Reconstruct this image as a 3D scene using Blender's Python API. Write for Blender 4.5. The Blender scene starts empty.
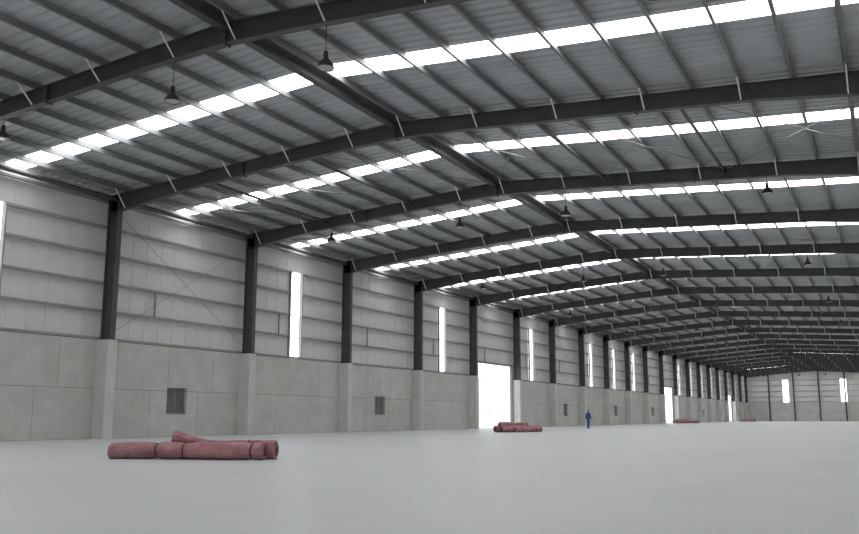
import bpy, math, random
from mathutils import Vector, Matrix, noise
random.seed(3)
S=1.1                      # building units -> metres
XL=-32.0; XR=2.0; XRIDGE=-16.45
Y0=28.67; BAY=10.0; N0=-4; N1=20
YB=Y0+BAY*N0; YF=Y0+BAY*N1
ZM=4.45                    # masonry height
RZ=12.68; SL=0.075; SLR=0.060
SW=0.55                    # half width of skylight sheets
def roofz(x): return RZ-(SL if x<XRIDGE else SLR)*abs(x-XRIDGE)
scene=bpy.context.scene

# ---------------------------------------------------------------- materials
def newmat(name,col,rough=.6,metal=0.0,noise_amt=0.0,nscale=2.0,bump=0.0,bscale=20.0,emit=None,estr=0,spec=0.5):
    m=bpy.data.materials.new(name); m.use_nodes=True
    nt=m.node_tree; b=nt.nodes['Principled BSDF']
    b.inputs['Base Color'].default_value=(*col,1); b.inputs['Roughness'].default_value=rough
    b.inputs['Metallic'].default_value=metal
    b.inputs['Specular IOR Level'].default_value=spec
    tc=nt.nodes.new('ShaderNodeTexCoord')
    if noise_amt>0:
        n=nt.nodes.new('ShaderNodeTexNoise'); n.inputs['Scale'].default_value=nscale; n.inputs['Detail'].default_value=6
        nt.links.new(tc.outputs['Object'],n.inputs['Vector'])
        r=nt.nodes.new('ShaderNodeValToRGB')
        r.color_ramp.elements[0].position=.3; r.color_ramp.elements[1].position=.7
        r.color_ramp.elements[0].color=(*[c*(1-noise_amt) for c in col],1)
        r.color_ramp.elements[1].color=(*[min(1,c*(1+noise_amt)) for c in col],1)
        nt.links.new(n.outputs['Fac'],r.inputs['Fac']); nt.links.new(r.outputs['Color'],b.inputs['Base Color'])
    if bump>0:
        n2=nt.nodes.new('ShaderNodeTexNoise'); n2.inputs['Scale'].default_value=bscale; n2.inputs['Detail'].default_value=4
        nt.links.new(tc.outputs['Object'],n2.inputs['Vector'])
        bp=nt.nodes.new('ShaderNodeBump'); bp.inputs['Strength'].default_value=bump; bp.inputs['Distance'].default_value=.02
        nt.links.new(n2.outputs['Fac'],bp.inputs['Height']); nt.links.new(bp.outputs['Normal'],b.inputs['Normal'])
    if emit:
        b.inputs['Emission Color'].default_value=(*emit,1); b.inputs['Emission Strength'].default_value=estr
    return m
def masonry_mat(name,axis):
    m=newmat(name,(.55,.55,.52),.9,spec=.2)
    nt=m.node_tree; b=nt.nodes['Principled BSDF']; L=nt.links
    tc=nt.nodes.new('ShaderNodeTexCoord'); sp=nt.nodes.new('ShaderNodeSeparateXYZ'); cb=nt.nodes.new('ShaderNodeCombineXYZ')
    L.new(tc.outputs['Object'],sp.inputs[0]); L.new(sp.outputs[axis],cb.inputs[0]); L.new(sp.outputs[2],cb.inputs[1])
    br=nt.nodes.new('ShaderNodeTexBrick'); br.offset=0.35
    br.inputs['Scale'].default_value=1.0; br.inputs['Brick Width'].default_value=3.3*S; br.inputs['Row Height'].default_value=2.25*S
    br.inputs['Mortar Size'].default_value=.022; br.inputs['Mortar Smooth'].default_value=.3
    br.inputs['Color1'].default_value=(.585,.585,.55,1); br.inputs['Color2'].default_value=(.54,.54,.505,1); br.inputs['Mortar'].default_value=(.33,.33,.31,1)
    L.new(cb.outputs[0],br.inputs['Vector'])
    n=nt.nodes.new('ShaderNodeTexNoise'); n.inputs['Scale'].default_value=.9; n.inputs['Detail'].default_value=10; n.inputs['Roughness'].default_value=.7
    L.new(tc.outputs['Object'],n.inputs['Vector'])
    r=nt.nodes.new('ShaderNodeValToRGB'); r.color_ramp.elements[0].position=.33; r.color_ramp.elements[1].position=.62
    r.color_ramp.elements[0].color=(.87,.87,.86,1); r.color_ramp.elements[1].color=(1.03,1.03,1.03,1)
    L.new(n.outputs['Fac'],r.inputs['Fac'])
    mx=nt.nodes.new('ShaderNodeMix'); mx.data_type='RGBA'; mx.blend_type='MULTIPLY'; mx.inputs[0].default_value=1
    L.new(br.outputs['Color'],mx.inputs[6]); L.new(r.outputs['Color'],mx.inputs[7])
    b2=nt.nodes.new('ShaderNodeTexBrick'); b2.inputs['Scale'].default_value=1.0; b2.inputs['Brick Width'].default_value=.66*S; b2.inputs['Row Height'].default_value=.32*S
    b2.inputs['Mortar Size'].default_value=.012; b2.inputs['Color1'].default_value=(1,1,1,1); b2.inputs['Color2'].default_value=(.97,.97,.97,1); b2.inputs['Mortar'].default_value=(.94,.94,.94,1)
    L.new(cb.outputs[0],b2.inputs['Vector'])
    m2=nt.nodes.new('ShaderNodeMix'); m2.data_type='RGBA'; m2.blend_type='MULTIPLY'; m2.inputs[0].default_value=1
    L.new(mx.outputs[2],m2.inputs[6]); L.new(b2.outputs['Color'],m2.inputs[7]); L.new(m2.outputs[2],b.inputs['Base Color'])
    return m
def floor_mat():
    m=newmat('polished_concrete',(.6,.61,.61),.4,spec=.4)
    nt=m.node_tree; b=nt.nodes['Principled BSDF']; L=nt.links
    tc=nt.nodes.new('ShaderNodeTexCoord')
    n=nt.nodes.new('ShaderNodeTexNoise'); n.inputs['Scale'].default_value=.25; n.inputs['Detail'].default_value=10; n.inputs['Roughness'].default_value=.65
    L.new(tc.outputs['Object'],n.inputs['Vector'])
    r=nt.nodes.new('ShaderNodeValToRGB'); r.color_ramp.elements[0].position=.32; r.color_ramp.elements[1].position=.68
    r.color_ramp.elements[0].color=(.50,.508,.51,1); r.color_ramp.elements[1].color=(.57,.578,.58,1)
    L.new(n.outputs['Fac'],r.inputs['Fac'])
    br=nt.nodes.new('ShaderNodeTexBrick'); br.offset=0
    br.inputs['Scale'].default_value=1; br.inputs['Brick Width'].default_value=5*S; br.inputs['Row Height'].default_value=5*S
    br.inputs['Mortar Size'].default_value=.012; br.inputs['Color1'].default_value=(1,1,1,1); br.inputs['Color2'].default_value=(.98,.98,.98,1); br.inputs['Mortar'].default_value=(.9,.9,.9,1)
    L.new(tc.outputs['Object'],br.inputs['Vector'])
    mx=nt.nodes.new('ShaderNodeMix'); mx.data_type='RGBA'; mx.blend_type='MULTIPLY'; mx.inputs[0].default_value=1
    L.new(r.outputs['Color'],mx.inputs[6]); L.new(br.outputs['Color'],mx.inputs[7]); L.new(mx.outputs[2],b.inputs['Base Color'])
    return m
M=dict(
 steel=newmat('dark_painted_steel',(.066,.067,.07),.5,0,.15,1.5),
 purlin=newmat('galvanised_purlin',(.20,.205,.21),.5,.1,.1,1.0),
 girt=newmat('girt_steel',(.29,.292,.288),.6,0,.1,1.0),
 brace=newmat('white_flange_brace',(.85,.85,.84),.6),
 rod=newmat('bracing_rod',(.24,.24,.24),.5),
 roof=newmat('roof_sheet',(.47,.485,.50),.5,.1,.12,.5),
 sheet=newmat('wall_sheet',(.655,.66,.64),.6,0,.04,.4),
 sky=newmat('translucent_skylight',(.8,.82,.85),.5,emit=(.98,.99,1.0),estr=8.0),
 strip=newmat('translucent_wall_strip',(.8,.82,.85),.5,emit=(.98,.99,1.0),estr=3.0),
 mas_y=masonry_mat('masonry_long',1), mas_x=masonry_mat('masonry_gable',0),
 pillar=newmat('concrete_pillar',(.58,.58,.55),.9,0,.07,1.5,.2,12),
 floor=floor_mat(),
 ground=newmat('outdoor_concrete',(.7,.7,.69),.9,0,.1,.3),
 frame=newmat('window_frame',(.27,.275,.27),.6), pane=newmat('window_pane',(.13,.135,.135),.4),
 dframe=newmat('door_frame_steel',(.2,.2,.205),.5),
 outwall=newmat('render_white',(.82,.82,.82),.9,0,.03,.6), outwin=newmat('outside_window',(.62,.64,.66),.4),
 tarp=newmat('pink_tarpaulin',(.37,.18,.185),.8,0,.3,3.0,.8,9),
 tarp_dark=newmat('tarpaulin_core',(.10,.045,.05),.9), strap=newmat('strap',(.07,.045,.05),.8),
 lampm=newmat('lamp_metal',(.05,.05,.055),.4,.3), lampg=newmat('lamp_glass',(.5,.5,.48),.2),
 blue=newmat('blue_overall',(.03,.075,.28),.85), skin=newmat('skin',(.45,.26,.18),.6), hair=newmat('black_hair',(.01,.01,.012),.6), shoe=newmat('dark_shoe',(.02,.02,.02),.6),
)
# ---------------------------------------------------------------- mesh builder
class MB:
    def __init__(s): s.v=[]; s.f=[]; s.m=[]; s.mats=[]
    def mi(s,mat):
        if mat not in s.mats: s.mats.append(mat)
        return s.mats.index(mat)
    def hexa(s,p,mat):
        o=len(s.v); s.v+= [tuple(q) for q in p]; k=s.mi(mat)
        for f in ((0,3,2,1),(4,5,6,7),(0,1,5,4),(1,2,6,5),(2,3,7,6),(3,0,4,7)):
            s.f.append(tuple(o+i for i in f)); s.m.append(k)
    def box(s,x0,x1,y0,y1,z0,z1,mat):
        s.hexa([(x0,y0,z0),(x1,y0,z0),(x1,y1,z0),(x0,y1,z0),(x0,y0,z1),(x1,y0,z1),(x1,y1,z1),(x0,y1,z1)],mat)
    def bar(s,a,b,r,mat,n=6):
        a=Vector(a); b=Vector(b); d=(b-a).normalized()
        u=d.cross(Vector((0,0,1)));
        if u.length<1e-3: u=Vector((1,0,0))
        u.normalize(); w=d.cross(u); o=len(s.v); k=s.mi(mat)
        for c in (a,b):
            for i in range(n):
                t=2*math.pi*i/n; s.v.append(tuple(c+u*math.cos(t)*r+w*math.sin(t)*r))
        for i in range(n):
            j=(i+1)%n; s.f.append((o+i,o+j,o+n+j,o+n+i)); s.m.append(k)
        s.f.append(tuple(o+i for i in range(n))[::-1]); s.m.append(k)
        s.f.append(tuple(o+n+i for i in range(n))); s.m.append(k)
    def lathe(s,cx,cy,prof,mat,n=20):
        o=len(s.v); k=s.mi(mat)
        for r,z in prof:
            for i in range(n):
                t=2*math.pi*i/n; s.v.append((cx+r*math.cos(t),cy+r*math.sin(t),z))
        for q in range(len(prof)-1):
            for i in range(n):
                j=(i+1)%n; s.f.append((o+q*n+i,o+q*n+j,o+(q+1)*n+j,o+(q+1)*n+i)); s.m.append(k)
    def obj(s,name,origin=(0,0,0),smooth=False):
        me=bpy.data.meshes.new(name)
        ov=Vector(origin)
        me.from_pydata([tuple(Vector(v)-ov) for v in s.v],[],s.f)
        for m in s.mats: me.materials.append(M[m])
        me.polygons.foreach_set('material_index',s.m)
        if smooth: me.polygons.foreach_set('use_smooth',[True]*len(me.polygons))
        me.update()
        o=bpy.data.objects.new(name,me); o.location=ov; scene.collection.objects.link(o); return o
# ---------------------------------------------------------------- floor / ground
mb=MB(); mb.box(XL-.3,XR+.3,YB-.3,YF+.3,-.2,0,'floor'); mb.obj('floor')
mb=MB()
for a in ((-140,XL-.3,YB-40,YF+60),(XR+.3,60,YB-40,YF+60),(XL-.3,XR+.3,YF+.3,YF+60),(XL-.3,XR+.3,YB-40,YB-.3)):
    mb.box(a[0],a[1],a[2],a[3],-.3,-.03,'ground')
mb.obj('ground')
# ---------------------------------------------------------------- walls
def nY(n): return Y0+BAY*n
doors=[(4.16,4.97),(11.14,11.96),(17.2,17.97)]
DH=5.85
wins=[n+.5 for n in (-2,0,2,6,8,10,14,16,18)]
strips=[-2.5,-.6,1.49,3.49,5.5,7.5,8.5,9.5,12.5,13.5,14.5,15.5,16.5,18.5,19.4]
STW=.055; ST1=9.8
def cuts(a0,a1,z0,z1,ops):
    xs=sorted(set([a0,a1]+[min(max(o[i],a0),a1) for o in ops for i in (0,1)]))
    out=[]
    for p,q in zip(xs[:-1],xs[1:]):
        if q-p<1e-5: continue
        mid=(p+q)/2; ivs=sorted([(o[2],o[3]) for o in ops if o[0]<mid<o[1]])
        z=z0
        for lo,hi in ivs:
            lo=max(lo,z0); hi=min(hi,z1)
            if hi<=z0 or lo>=z1: continue
            if lo>z: out.append((p,q,z,lo))
            z=max(z,hi)
        if z<z1: out.append((p,q,z,z1))
    return out
def ribbed(mb,axis,c,p,q,zlo,zhi_f,inward,mat,pitch=.95,h=.018):
    k=mb.mi(mat); t=math.ceil(p/pitch)*pitch
    prof=[(0,0),(.03,1),(.07,1),(.10,0)]
    line=[(p,0)]
    while t<q:
        for d,e in prof:
            if p<t+d<q: line.append((t+d,e))
        t+=pitch
    line.append((q,0))
    o=len(mb.v)
    for a,e in line:
        cc=c+inward*e*h
        for z in (zlo,zhi_f(a)):
            mb.v.append((cc,a,z) if axis=='y' else (a,cc,z))
    for i in range(len(line)-1):
        mb.f.append((o+2*i,o+2*i+2,o+2*i+3,o+2*i+1)); mb.m.append(k)
def longwall(name,xin,sgn,dr,wn,st):
    ops=[(nY(a),nY(b),0,DH) for a,b in dr]+[(nY(w)-.7,nY(w)+.7,1.1,2.42) for w in wn]
    mb=MB()
    for a,b,z0,z1 in cuts(YB,YF,0,ZM,ops):
        x0,x1=sorted((xin,xin+sgn*.25)); mb.box(x0,x1,a,b,z0,z1,'mas_y')
    ops2=[(nY(a),nY(b),0,DH) for a,b in dr]+[(nY(s-STW),nY(s+STW),ZM,ST1) for s in st]
    for a,b,z0,z1 in cuts(YB,YF,ZM,roofz(xin)-.01,ops2):
        ribbed(mb,'y',xin+sgn*.2,a,b,z0,lambda t,z=z1:z,-sgn,'sheet')
    return mb.obj(name)
longwall('wall_left',XL,-1,doors,wins,strips)
longwall('wall_right',XR,1,[],[n+.46 for n in range(-3,20,2)],[n+.45 for n in range(-3,20,2)])
def gable(name,yin,sgn,st):
    mb=MB(); y0,y1=sorted((yin,yin+sgn*.25))
    mb.box(XL-.25,XR+.25,y0,y1,0,ZM,'mas_x')
    ops=[(s-.65,s+.65,ZM,ST1) for s in st]
    for a,b,z0,z1 in cuts(XL-.25,XR+.25,ZM,20,ops):
        zf=(lambda t:roofz(t)) if z1>15 else (lambda t,z=z1:z)
        if a<XRIDGE<b:
            ribbed(mb,'x',yin+sgn*.2,a,XRIDGE,z0,zf,-sgn,'sheet'); ribbed(mb,'x',yin+sgn*.2,XRIDGE,b,z0,zf,-sgn,'sheet')
        else: ribbed(mb,'x',yin+sgn*.2,a,b,z0,zf,-sgn,'sheet')
    for z in (4.55,5.75,7.05,8.4,9.7):
        for a,b,_,_ in cuts(XL,XR,z,z+.08,[] if z<5 else ops): mb.box(a,b,min(yin,yin+sgn*.17),max(yin,yin+sgn*.17),z,z+.08,'girt')
    x=XL+5.6
    while x<XR-2:
        ya,yb=sorted((yin,yin-sgn*.35)); mb.box(x-.15,x+.15,ya,yb,0,roofz(x)-.3,'steel'); x+=5.6
    return mb.obj(name)
gstr=(-22.6,-9.9)
gable('wall_front',YF,1,gstr); gable('wall_rear',YB,-1,gstr)
wi=1
for s in strips:
    mb=MB(); a,b=nY(s-STW),nY(s+STW)
    mb.box(XL-.22,XL-.19,a,b,ZM,ST1,'strip'); mb.obj('window_%d'%wi); wi+=1
for y,sg in ((YF,1),(YB,-1)):
    for x in gstr:
        mb=MB(); ya,yb=sorted((y+sg*.19,y+sg*.22)); mb.box(x-.65,x+.65,ya,yb,ZM,ST1,'strip'); mb.obj('window_%d'%wi); wi+=1
for n in range(-3,20,2):
    s=n+.45; mb=MB(); mb.box(XR+.19,XR+.22,nY(s-STW),nY(s+STW),ZM,ST1,'strip'); mb.obj('window_%d'%wi); wi+=1
def smallwin(xin,sgn,yc):
    global wi
    mb=MB(); y0,y1,z0,z1=yc-.7,yc+.7,1.1,2.42
    xa,xb=sorted((xin+sgn*.15,xin+sgn*.23))
    mb.box(xa,xb,y0,y0+.06,z0,z1,'frame'); mb.box(xa,xb,y1-.06,y1,z0,z1,'frame')
    mb.box(xa,xb,y0+.06,y1-.06,z0,z0+.06,'frame'); mb.box(xa,xb,y0+.06,y1-.06,z1-.06,z1,'frame')
    mb.box(xa,xb,yc-.025,yc+.025,z0+.06,z1-.06,'frame')
    xm=(xa+xb)/2; mb.box(xm-.01,xm+.01,y0+.06,y1-.06,z0+.06,z1-.06,'pane')
    mb.obj('window_%d'%wi); wi+=1
for w in wins: smallwin(XL,-1,nY(w))
for n in range(-3,20,2): smallwin(XR,1,nY(n+.46))
for i,(a,b) in enumerate(doors):
    mb=MB(); a=nY(a); b=nY(b)
    mb.box(XL-.24,XL+.02,a,a+.12,0,DH,'dframe'); mb.box(XL-.24,XL+.02,b-.12,b,0,DH,'dframe')
    mb.box(XL-.24,XL+.02,a+.12,b-.12,DH-.15,DH,'dframe')
    mb.obj('door_%d'%(i+1))
def girts(name,xin,sgn,dr,st):
    mb=MB()
    xa,xb=sorted((xin+sgn*.17,xin-sgn*.03))
    opsd=[(nY(a),nY(b),0,DH+.01) for a,b in dr]
    opst=[(nY(s-STW),nY(s+STW),5,ST1) for s in st]
    for z in (4.47,5.75,7.05,8.4,9.68,10.9):
        for a,b,z0,z1 in cuts(YB,YF,z,z+.03,opsd+opst):
            mb.box(xa,xb,a,b,z,z+.025,'girt')
            xc=xin-sgn*.03; x0,x1=sorted((xc,xc+sgn*.02)); mb.box(x0,x1,a,b,z+.025,z+.11,'girt')
    for n in range(N0,N1):
        mb.box(xin-.0 if sgn<0 else xin-.06,xin+.06 if sgn<0 else xin,nY(n+.31),nY(n+.31)+.1,5.78,7.05,'rod')
        for s in st:
            if int(math.floor(s))==n:
                for e in (-STW-.005,STW+.005):
                    x0,x1=sorted((xin,xin+sgn*.15)); mb.box(x0,x1,nY(s+e)-.04,nY(s+e)+.04,ZM,ST1,'girt')
    mb.obj(name)
girts('wall_girts',XL,-1,doors,strips); girts('wall_girts',XR,1,[],[])
# ---------------------------------------------------------------- roof
def deck(mb,xs,a,b,pitch=.42,h=.05):
    k=mb.mi('roof'); prof=[(0,0),(.05,1),(.13,1),(.18,0)]
    line=[(a,0)]; t=math.ceil(a/pitch)*pitch
    while t<b:
        for d,e in prof:
            if a<t+d<b: line.append((t+d,e))
        t+=pitch
    line.append((b,0)); o=len(mb.v); m=len(xs)
    for y,e in line:
        for x in xs: mb.v.append((x,y,roofz(x)+e*h))
    for i in range(len(line)-1):
        for j in range(m-1):
            mb.f.append((o+i*m+j,o+i*m+j+1,o+(i+1)*m+j+1,o+(i+1)*m+j)); mb.m.append(k)
mb=MB(); ycur=YB-.4; xs=[XL-.5,XRIDGE,XR+.5]
for n in range(N0,N1):
    yc=nY(n+.5); deck(mb,xs,ycur,yc-SW); ycur=yc+SW
deck(mb,xs,ycur,YF+.4)
for sg in (-1,1):
    a=XRIDGE; b=XRIDGE+sg*.3; za=RZ; zb=roofz(b)
    mb.hexa([(a,YB,za-.02),(b,YB,zb-.02),(b,YF,zb-.02),(a,YF,za-.02),(a,YB,za),(b,YB,zb),(b,YF,zb),(a,YF,za)],'roof')
mb.obj('ceiling')
for n in range(N0,N1):
    yc=nY(n+.5); mb=MB()
    for xa,xb in ((XL+.15,XRIDGE-.3),(XRIDGE+.3,XR-.15)):
        p=[]
        for dz in (.0,.02):
            p+=[(xa,yc-SW,roofz(xa)+dz),(xb,yc-SW,roofz(xb)+dz),(xb,yc+SW,roofz(xb)+dz),(xa,yc+SW,roofz(xa)+dz)]
        mb.hexa(p,'sky')
    mb.obj('roof_skylight')
PS=1.56
pxs=[]
for sg in (-1,1):
    d=.4
    while XL+.3<XRIDGE+sg*d<XR-.3:
        pxs.append(XRIDGE+sg*d); d+=PS
mb=MB()
for x in pxs:
    z=roofz(x)-.02
    mb.box(x-.012,x+.012,YB,YF,z-.25,z,'purlin')
    mb.box(x+.012,x+.08,YB,YF,z-.25,z-.23,'purlin'); mb.box(x-.08,x-.012,YB,YF,z-.03,z-.01,'purlin')
mb.obj('roof_purlins')
mb=MB()
zr=RZ-.42
mb.box(XRIDGE-.14,XRIDGE+.14,YB,YF,zr-.13,zr+.05,'steel')
mb.box(XRIDGE-.3,XRIDGE+.3,YB,YF,RZ-.1,RZ-.08,'steel')
for x in (XL+.35,XR-.35):
    z=roofz(x)-.46; mb.bar((x,YB,z),(x,YF,z),.11,'steel',8)
mb.obj('longitudinal_struts')
mb=MB()
def rod(a,b,r=.02): mb.bar(a,b,r,'rod',5)
for n in (-3,0,6,12,18):
    ya,yb=nY(n),nY(n+1)
    cols=[XL+.5,-26.5,-21.2,XRIDGE,-11,-5.7,XR-.5]
    for x0,x1 in zip(cols[:-1],cols[1:]):
        rod((x0,ya,roofz(x0)-.40),(x1,yb,roofz(x1)-.40)); rod((x0,yb,roofz(x0)-.44),(x1,ya,roofz(x1)-.44))
    for x in cols[1:-1]:
        if x!=XRIDGE: mb.bar((x,ya,roofz(x)-.5),(x,yb,roofz(x)-.5),.07,'steel',8)
    for x in (XL+.25,XR-.25):
        rod((x,ya,ZM+.15),(x,yb,10.6),.013); rod((x+.06,ya,10.6),(x+.06,yb,ZM+.15),.013)
mb.obj('cross_bracing_rods')
# ---------------------------------------------------------------- portal frames
def rtop(x): return roofz(x)-.29
def depth(x):
    d=min(abs(x-XL),abs(x-XR)); e=abs(x-XRIDGE)
    if d<5: return .85-.27*d/5
    if e<3: return .66-.08*e/3
    return .58
for n in range(N0,N1+1):
    y=nY(n)
    if n==N0: y+=.45
    if n==N1: y-=.55
    mb=MB(); fw=.14
    xs=[XL+.1,XL+.7,XL+5,XRIDGE-3,XRIDGE,XRIDGE+3,XR-5,XR-.7,XR-.1]
    for a,b in zip(xs[:-1],xs[1:]):
        ta,tb=rtop(a),rtop(b); ba,bb=ta-depth(a),tb-depth(b)
        def slab(za0,za1,zb0,zb1,w):
            mb.hexa([(a,y-w,za0),(b,y-w,zb0),(b,y+w,zb0),(a,y+w,za0),(a,y-w,za1),(b,y-w,zb1),(b,y+w,zb1),(a,y+w,za1)],'steel')
        slab(ta-.03,ta,tb-.03,tb,fw); slab(ba,ba+.03,bb,bb+.03,fw); slab(ba+.03,ta-.03,bb+.03,tb-.03,.012)
    for x in (XRIDGE,XL+8.0,XR-9.0):
        mb.box(x-.03,x+.03,y-fw,y+fw,rtop(x)-depth(x)-.06,rtop(x),'steel')
    for xo,sg in ((XL,1),(XR,-1)):
        top=rtop(xo+sg*.4)-.02; x1=xo+sg*.06
        for (u0,u1,w) in ((.0,.03,.15),(.03,.60,.012),(.60,.63,.15)):
            a,b=sorted((x1+sg*u0,x1+sg*u1)); mb.box(a,b,y-w,y+w,ZM+.03,top,'steel')
        a,b=sorted((x1-sg*.03,x1+sg*.68)); mb.box(a,b,y-.2,y+.2,ZM,ZM+.03,'steel')
        for z in (rtop(xo)-.9,):
            a,b=sorted((x1,x1+sg*.63)); mb.box(a,b,y-.14,y+.14,z,z+.03,'steel')
    for x in sorted(pxs)[::2]:
        if XL+1<x<XR-1:
            zb=rtop(x)-depth(x)+.03
            for s in (-1,1):
                if YB+1<y+s*.75<YF-1: mb.bar((x,y+s*.12,zb),(x,y+s*.78,roofz(x)-.22),.026,'brace',5)
    mb.obj('steel_portal_frame')
    mb=MB()
    mb.box(XL,XL+.72,y-.27,y+.27,0,ZM,'pillar'); mb.obj('concrete_pillar')
    mb=MB()
    mb.box(XR-.72,XR,y-.27,y+.27,0,ZM,'pillar'); mb.obj('concrete_pillar')
# ---------------------------------------------------------------- lamps
for n in range(-3,20,2):
    for x in (-26.2,-18.5,-12.95,-4.0):
        y=nY(n); mb=MB(); zc=10.47
        zt=rtop(x)-depth(x)
        mb.bar((x,y,zc+.3),(x,y,zt),.012,'lampm',5)
        mb.lathe(x,y,[(0,zc+.34),(.05,zc+.34),(.07,zc+.3),(.07,zc+.16),(.09,zc+.1),(.14,zc+.06),(.2,zc-.02),(.24,zc-.12),(.25,zc-.15),(.235,zc-.15),(.19,zc-.03),(.1,zc+.04)],'lampm')
        mb.lathe(x,y,[(.23,zc-.135),(.12,zc-.16),(0.0,zc-.165)],'lampg')
        mb.obj('high_bay_lamp',smooth=True)
# ---------------------------------------------------------------- tarp rolls
def roll(mb,pts,r,seed=0,flat=.9,straps=(.25,.75),lump=.14,ends=(1,1)):
    P=[Vector(p) for p in pts]
    def cr(t):
        n=len(P)-1; f=min(t*n,n-1e-6); i=int(f); u=f-i
        p1,p2=P[i],P[i+1]; p0=P[i-1] if i>0 else p1*2-p2; p3=P[i+2] if i+2<=n else p2*2-p1
        return .5*((2*p1)+(p2-p0)*u+(2*p0-5*p1+4*p2-p3)*u*u+(3*p1-p0-3*p2+p3)*u**3)
    L=sum((b-a).length for a,b in zip(P[:-1],P[1:]))
    NR=60; NA=36; k=mb.mi('tarp'); o=len(mb.v)
    ts=[0.0]+[i/NR for i in range(NR+1)]+[1.0]
    def fr(t):
        d=(cr(min(1,t+.01))-cr(max(0,t-.01))).normalized(); side=d.cross(Vector((0,0,1))).normalized(); return d,side,side.cross(d)
    def rad(t,a,first):
        q=1.0
        for s in straps: q-=.16*math.exp(-((t-s)*L/.09)**2)
        q*=ends[0]*(1-t)+ends[1]*t
        nn=noise.noise(Vector((t*L*1.1+seed*7,math.cos(a)*1.1,math.sin(a)*1.1)))
        n2=noise.noise(Vector((t*L*2.0+seed*3,math.cos(a)*4,math.sin(a)*4)))
        return r*q*(1+lump*nn+.45*lump*n2)*(.86 if first else 1)
    def pt(t,a,R,off=0):
        d,side,up=fr(t); v=math.sin(a)
        return tuple(cr(t)+d*off+side*(R*math.cos(a))*1.06+up*(R*v*(flat if v<0 else 1.0)))
    for idx,t in enumerate(ts):
        first=idx==0 or idx==len(ts)-1
        for i in range(NA):
            a=2*math.pi*i/NA; mb.v.append(pt(t,a,rad(t,a,first)))
    for q in range(len(ts)-1):
        for i in range(NA):
            j=(i+1)%NA; mb.f.append((o+q*NA+i,o+q*NA+j,o+(q+1)*NA+j,o+(q+1)*NA+i)); mb.m.append(k)
    kd=mb.mi('tarp_dark')
    for e,base in ((0,o),(1,o+(len(ts)-1)*NA)):
        prev=base
        for ri,(f_,dep) in enumerate(((.76,-.03),(.72,.0),(.55,-.03),(.5,.0),(.33,-.03),(.28,.0),(.1,-.05))):
            nb=len(mb.v)
            for i in range(NA):
                a=2*math.pi*i/NA; mb.v.append(pt(e,a,rad(e,a,True)*f_,dep if e else -dep))
            for i in range(NA):
                j=(i+1)%NA; mb.f.append((prev+i,prev+j,nb+j,nb+i)); mb.m.append(kd if ri%2==0 and ri>0 else k)
            prev=nb
        mb.f.append(tuple(prev+i for i in range(NA))); mb.m.append(kd)
    for s in straps:
        ks=mb.mi('strap'); ob=len(mb.v)
        for off,g in ((-.02,-.02),(-.02,.008),(.02,.008),(.02,-.02)):
            for i in range(NA):
                a=2*math.pi*i/NA; mb.v.append(pt(s,a,rad(s,a,False)+g,off))
        for q in range(3):
            for i in range(NA):
                j=(i+1)%NA; mb.f.append((ob+q*NA+i,ob+q*NA+j,ob+(q+1)*NA+j,ob+(q+1)*NA+i)); mb.m.append(ks)
mb=MB()
roll(mb,[(-16.42,15.22,.175),(-15.6,15.5,.19),(-14.9,15.72,.195),(-13.8,16.05,.195),(-12.83,16.4,.195)],.205,1,straps=(.36,.56,.93),ends=(.95,1.02),lump=.14)
roll(mb,[(-15.6,15.95,.17),(-14.7,16.15,.18),(-13.7,16.42,.19),(-12.8,16.78,.2)],.2,3,straps=(.45,),lump=.2,ends=(.9,1.05))
roll(mb,[(-15.1,15.86,.50),(-14.95,15.94,.48),(-14.65,16.02,.42),(-14.25,16.1,.33)],.13,4,straps=(),lump=.5,ends=(1.25,.7))
roll(mb,[(-14.6,16.1,.37),(-13.9,16.25,.36),(-13.2,16.5,.36),(-12.75,16.72,.34)],.085,6,straps=(.6,),lump=.4,ends=(.7,1.0))
mb.obj('rolled_tarpaulin_bundle',origin=(-14.5,16,0),smooth=True)
def L2(a,b,c=0): 
    a=Vector(a); b=Vector(b); m=(a+b)/2+Vector((c,0,0)); return [tuple(a),tuple(m),tuple(b)]
mb=MB()
roll(mb,L2((-22.9,53.0,.2),(-21.4,56.0,.2),.08),.22,5); roll(mb,L2((-22.4,52.8,.2),(-20.9,55.6,.2)),.22,6)
roll(mb,L2((-22.65,53.1,.48),(-21.6,55.2,.46),.05),.16,7,lump=.3); roll(mb,L2((-21.6,53.2,.16),(-20.5,54.9,.16),.05),.17,8,lump=.3)
mb.obj('rolled_tarpaulin_bundle',origin=(-21.8,54.4,0),smooth=True)
mb=MB()
roll(mb,L2((-31.0,143,.22),(-28.4,147,.22)),.24,9); roll(mb,L2((-30.4,142.6,.22),(-27.8,146,.22)),.24,10); roll(mb,L2((-30.6,143,.52),(-29.0,145.2,.5)),.15,11)
mb.obj('rolled_tarpaulin_bundle',origin=(-29.5,145,0),smooth=True)
mb=MB()
roll(mb,L2((-30.6,210,.25),(-28.2,211,.25)),.27,12); roll(mb,L2((-30.3,210.6,.25),(-27.6,211.8,.25)),.27,13)
mb.obj('rolled_tarpaulin_bundle',origin=(-29.2,211,0),smooth=True)
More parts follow.
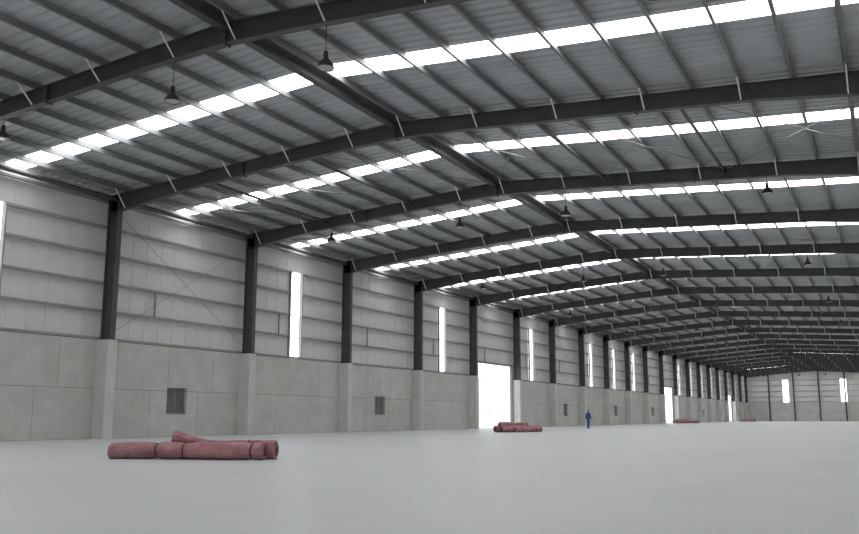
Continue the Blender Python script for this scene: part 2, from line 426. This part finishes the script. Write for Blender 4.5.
# ---------------------------------------------------------------- worker
def skinmesh(V,E,R,root,sub=2):
    me=bpy.data.meshes.new('tmp'); me.from_pydata(V,E,[]); o=bpy.data.objects.new('tmp',me); scene.collection.objects.link(o)
    m=o.modifiers.new('s','SKIN'); 
    for i,sv in enumerate(me.skin_vertices[0].data): sv.radius=R[i]; sv.use_root=(i==root)
    m.use_smooth_shade=True; m.branch_smoothing=.4
    s=o.modifiers.new('u','SUBSURF'); s.levels=sub; s.render_levels=sub
    dg=bpy.context.evaluated_depsgraph_get(); ev=o.evaluated_get(dg); nm=bpy.data.meshes.new_from_object(ev)
    vs=[tuple(v.co) for v in nm.vertices]; fs=[tuple(p.vertices) for p in nm.polygons]
    bpy.data.objects.remove(o); return vs,fs
def add(mb,vs,fs,matf):
    o=len(mb.v); mb.v+=vs
    for f in fs:
        c=sum((Vector(vs[i]) for i in f),Vector())/len(f); mb.f.append(tuple(o+i for i in f)); mb.m.append(mb.mi(matf(c)))
V=[(0,0,.86),(0,.0,1.0),(0,.01,1.16),(0,0,1.32),(0,-.01,1.40),(0,-.015,1.47),(0,-.02,1.56),(0,-.01,1.65)]
R=[(.17,.13),(.165,.125),(.18,.13),(.16,.11),(.06,.055),(.052,.055),(.078,.092),(.062,.075)]
E=[(0,1),(1,2),(2,3),(3,4),(4,5),(5,6),(6,7)]
def chain(start,pts):
    p=start
    for (c,r) in pts: V.append(c); R.append(r); E.append((p,len(V)-1)); p=len(V)-1
    return p
chain(0,[((.10,0,.80),(.112,.12)),((.115,-.06,.47),(.09,.095)),((.12,-.03,.11),(.07,.075)),((.12,-.05,.045),(.042,.042)),((.13,-.18,.035),(.04,.03))])
chain(0,[((-.10,0,.80),(.112,.12)),((-.115,.05,.47),(.09,.095)),((-.12,.14,.12),(.07,.075)),((-.12,.13,.05),(.042,.042)),((-.13,.01,.035),(.04,.03))])
chain(3,[((.19,0,1.31),(.08,.08)),((.25,.03,1.05),(.06,.062)),((.245,-.06,.83),(.044,.046)),((.24,-.085,.76),(.022,.04))])
chain(3,[((-.19,0,1.31),(.08,.08)),((-.25,.0,1.05),(.06,.062)),((-.21,-.16,.9),(.044,.046)),((-.19,-.22,.85),(.022,.04))])
vs,fs=skinmesh(V,E,R,0)
def bm(c):
    if c.z<.085: return 'shoe'
    if c.z>1.40:
        return 'hair' if (c.z>1.62 or (c.y>.02 and c.z>1.5)) else 'skin'
    if abs(c.x)>.17 and c.z<.80 and c.z>.7: return 'skin'
    if c.x<-.15 and c.y<-.19 and c.z<.95: return 'skin'
    return 'blue'
mb=MB(); add(mb,vs,fs,bm)
for hx,hy,hz in ((.24,-.09,.75),(-.19,-.23,.84)):
    sx=1 if hx>0 else -1
    for i,l in enumerate((.07,.08,.075,.06)):
        y=hy-.03+i*.02
        vs,fs=skinmesh([(hx,y,hz+.01),(hx,y,hz-l*.5),(hx-sx*.012,y-.005,hz-l*.85),(hx-sx*.025,y-.005,hz-l*1.1)],[(0,1),(1,2),(2,3)],[(.009,.009)]*3+[(.007,.007)],0,1); add(mb,vs,fs,lambda c:'skin')
    vs,fs=skinmesh([(hx,hy-.03,hz+.035),(hx-sx*.02,hy-.055,hz),(hx-sx*.02,hy-.06,hz-.03)],[(0,1),(1,2)],[(.011,.011),(.01,.01),(.008,.008)],0,1); add(mb,vs,fs,lambda c:'skin')
vs,fs=skinmesh([(0,-.10,1.585),(0,-.125,1.55)],[(0,1)],[(.010,.01),(.014,.012)],0,1); add(mb,vs,fs,lambda c:'skin')
for sx in (-1,1):
    vs,fs=skinmesh([(sx*.078,0,1.59),(sx*.082,.002,1.55)],[(0,1)],[(.008,.016),(.007,.012)],0,1); add(mb,vs,fs,lambda c:'skin')
h=max(v[2] for v in mb.v); k=1.56/h; rot=math.radians(150); lo=min(v[2] for v in mb.v)
mb.v=[((v[0]*math.cos(rot)-v[1]*math.sin(rot))*k,(v[0]*math.sin(rot)+v[1]*math.cos(rot))*k,(v[2]-lo)*k) for v in mb.v]
mb.v=[(v[0]-22.3,v[1]+70.9,v[2]) for v in mb.v]
mb.obj('construction_worker',origin=(-22.3,70.9,0),smooth=True)
# ---------------------------------------------------------------- outside building
mb=MB()
mb.box(-78,-70,60,190,0,8,'outwall')
for i in range(16):
    for z in (1.2,5.0): mb.box(-70,-69.95,63+i*7.3,65.4+i*7.3,z,z+1.7,'outwin')
mb.box(-70.0,-69.6,60,190,7.8,8.2,'outwall')
mb.obj('neighbouring_building')
# ---------------------------------------------------------------- world
w=bpy.data.worlds.new('World'); scene.world=w; w.use_nodes=True
bg=w.node_tree.nodes['Background']; bg.inputs[0].default_value=(.96,.98,1,1); bg.inputs[1].default_value=2.0
# ---------------------------------------------------------------- scale to metres
for o in list(scene.objects):
    if o.type=='MESH': o.data.transform(Matrix.Scale(S,4))
    o.location*=S
# ---------------------------------------------------------------- camera
cam=bpy.data.cameras.new('camera'); co=bpy.data.objects.new('camera',cam); scene.collection.objects.link(co)
cam.sensor_width=36; cam.lens=875/859*36; cam.clip_end=1000
co.location=(0,0,.97*S); co.rotation_euler=(math.radians(90+9.728),0,math.radians(27.6))
scene.camera=co
scene.view_settings.view_transform='Standard'
print('DONE')
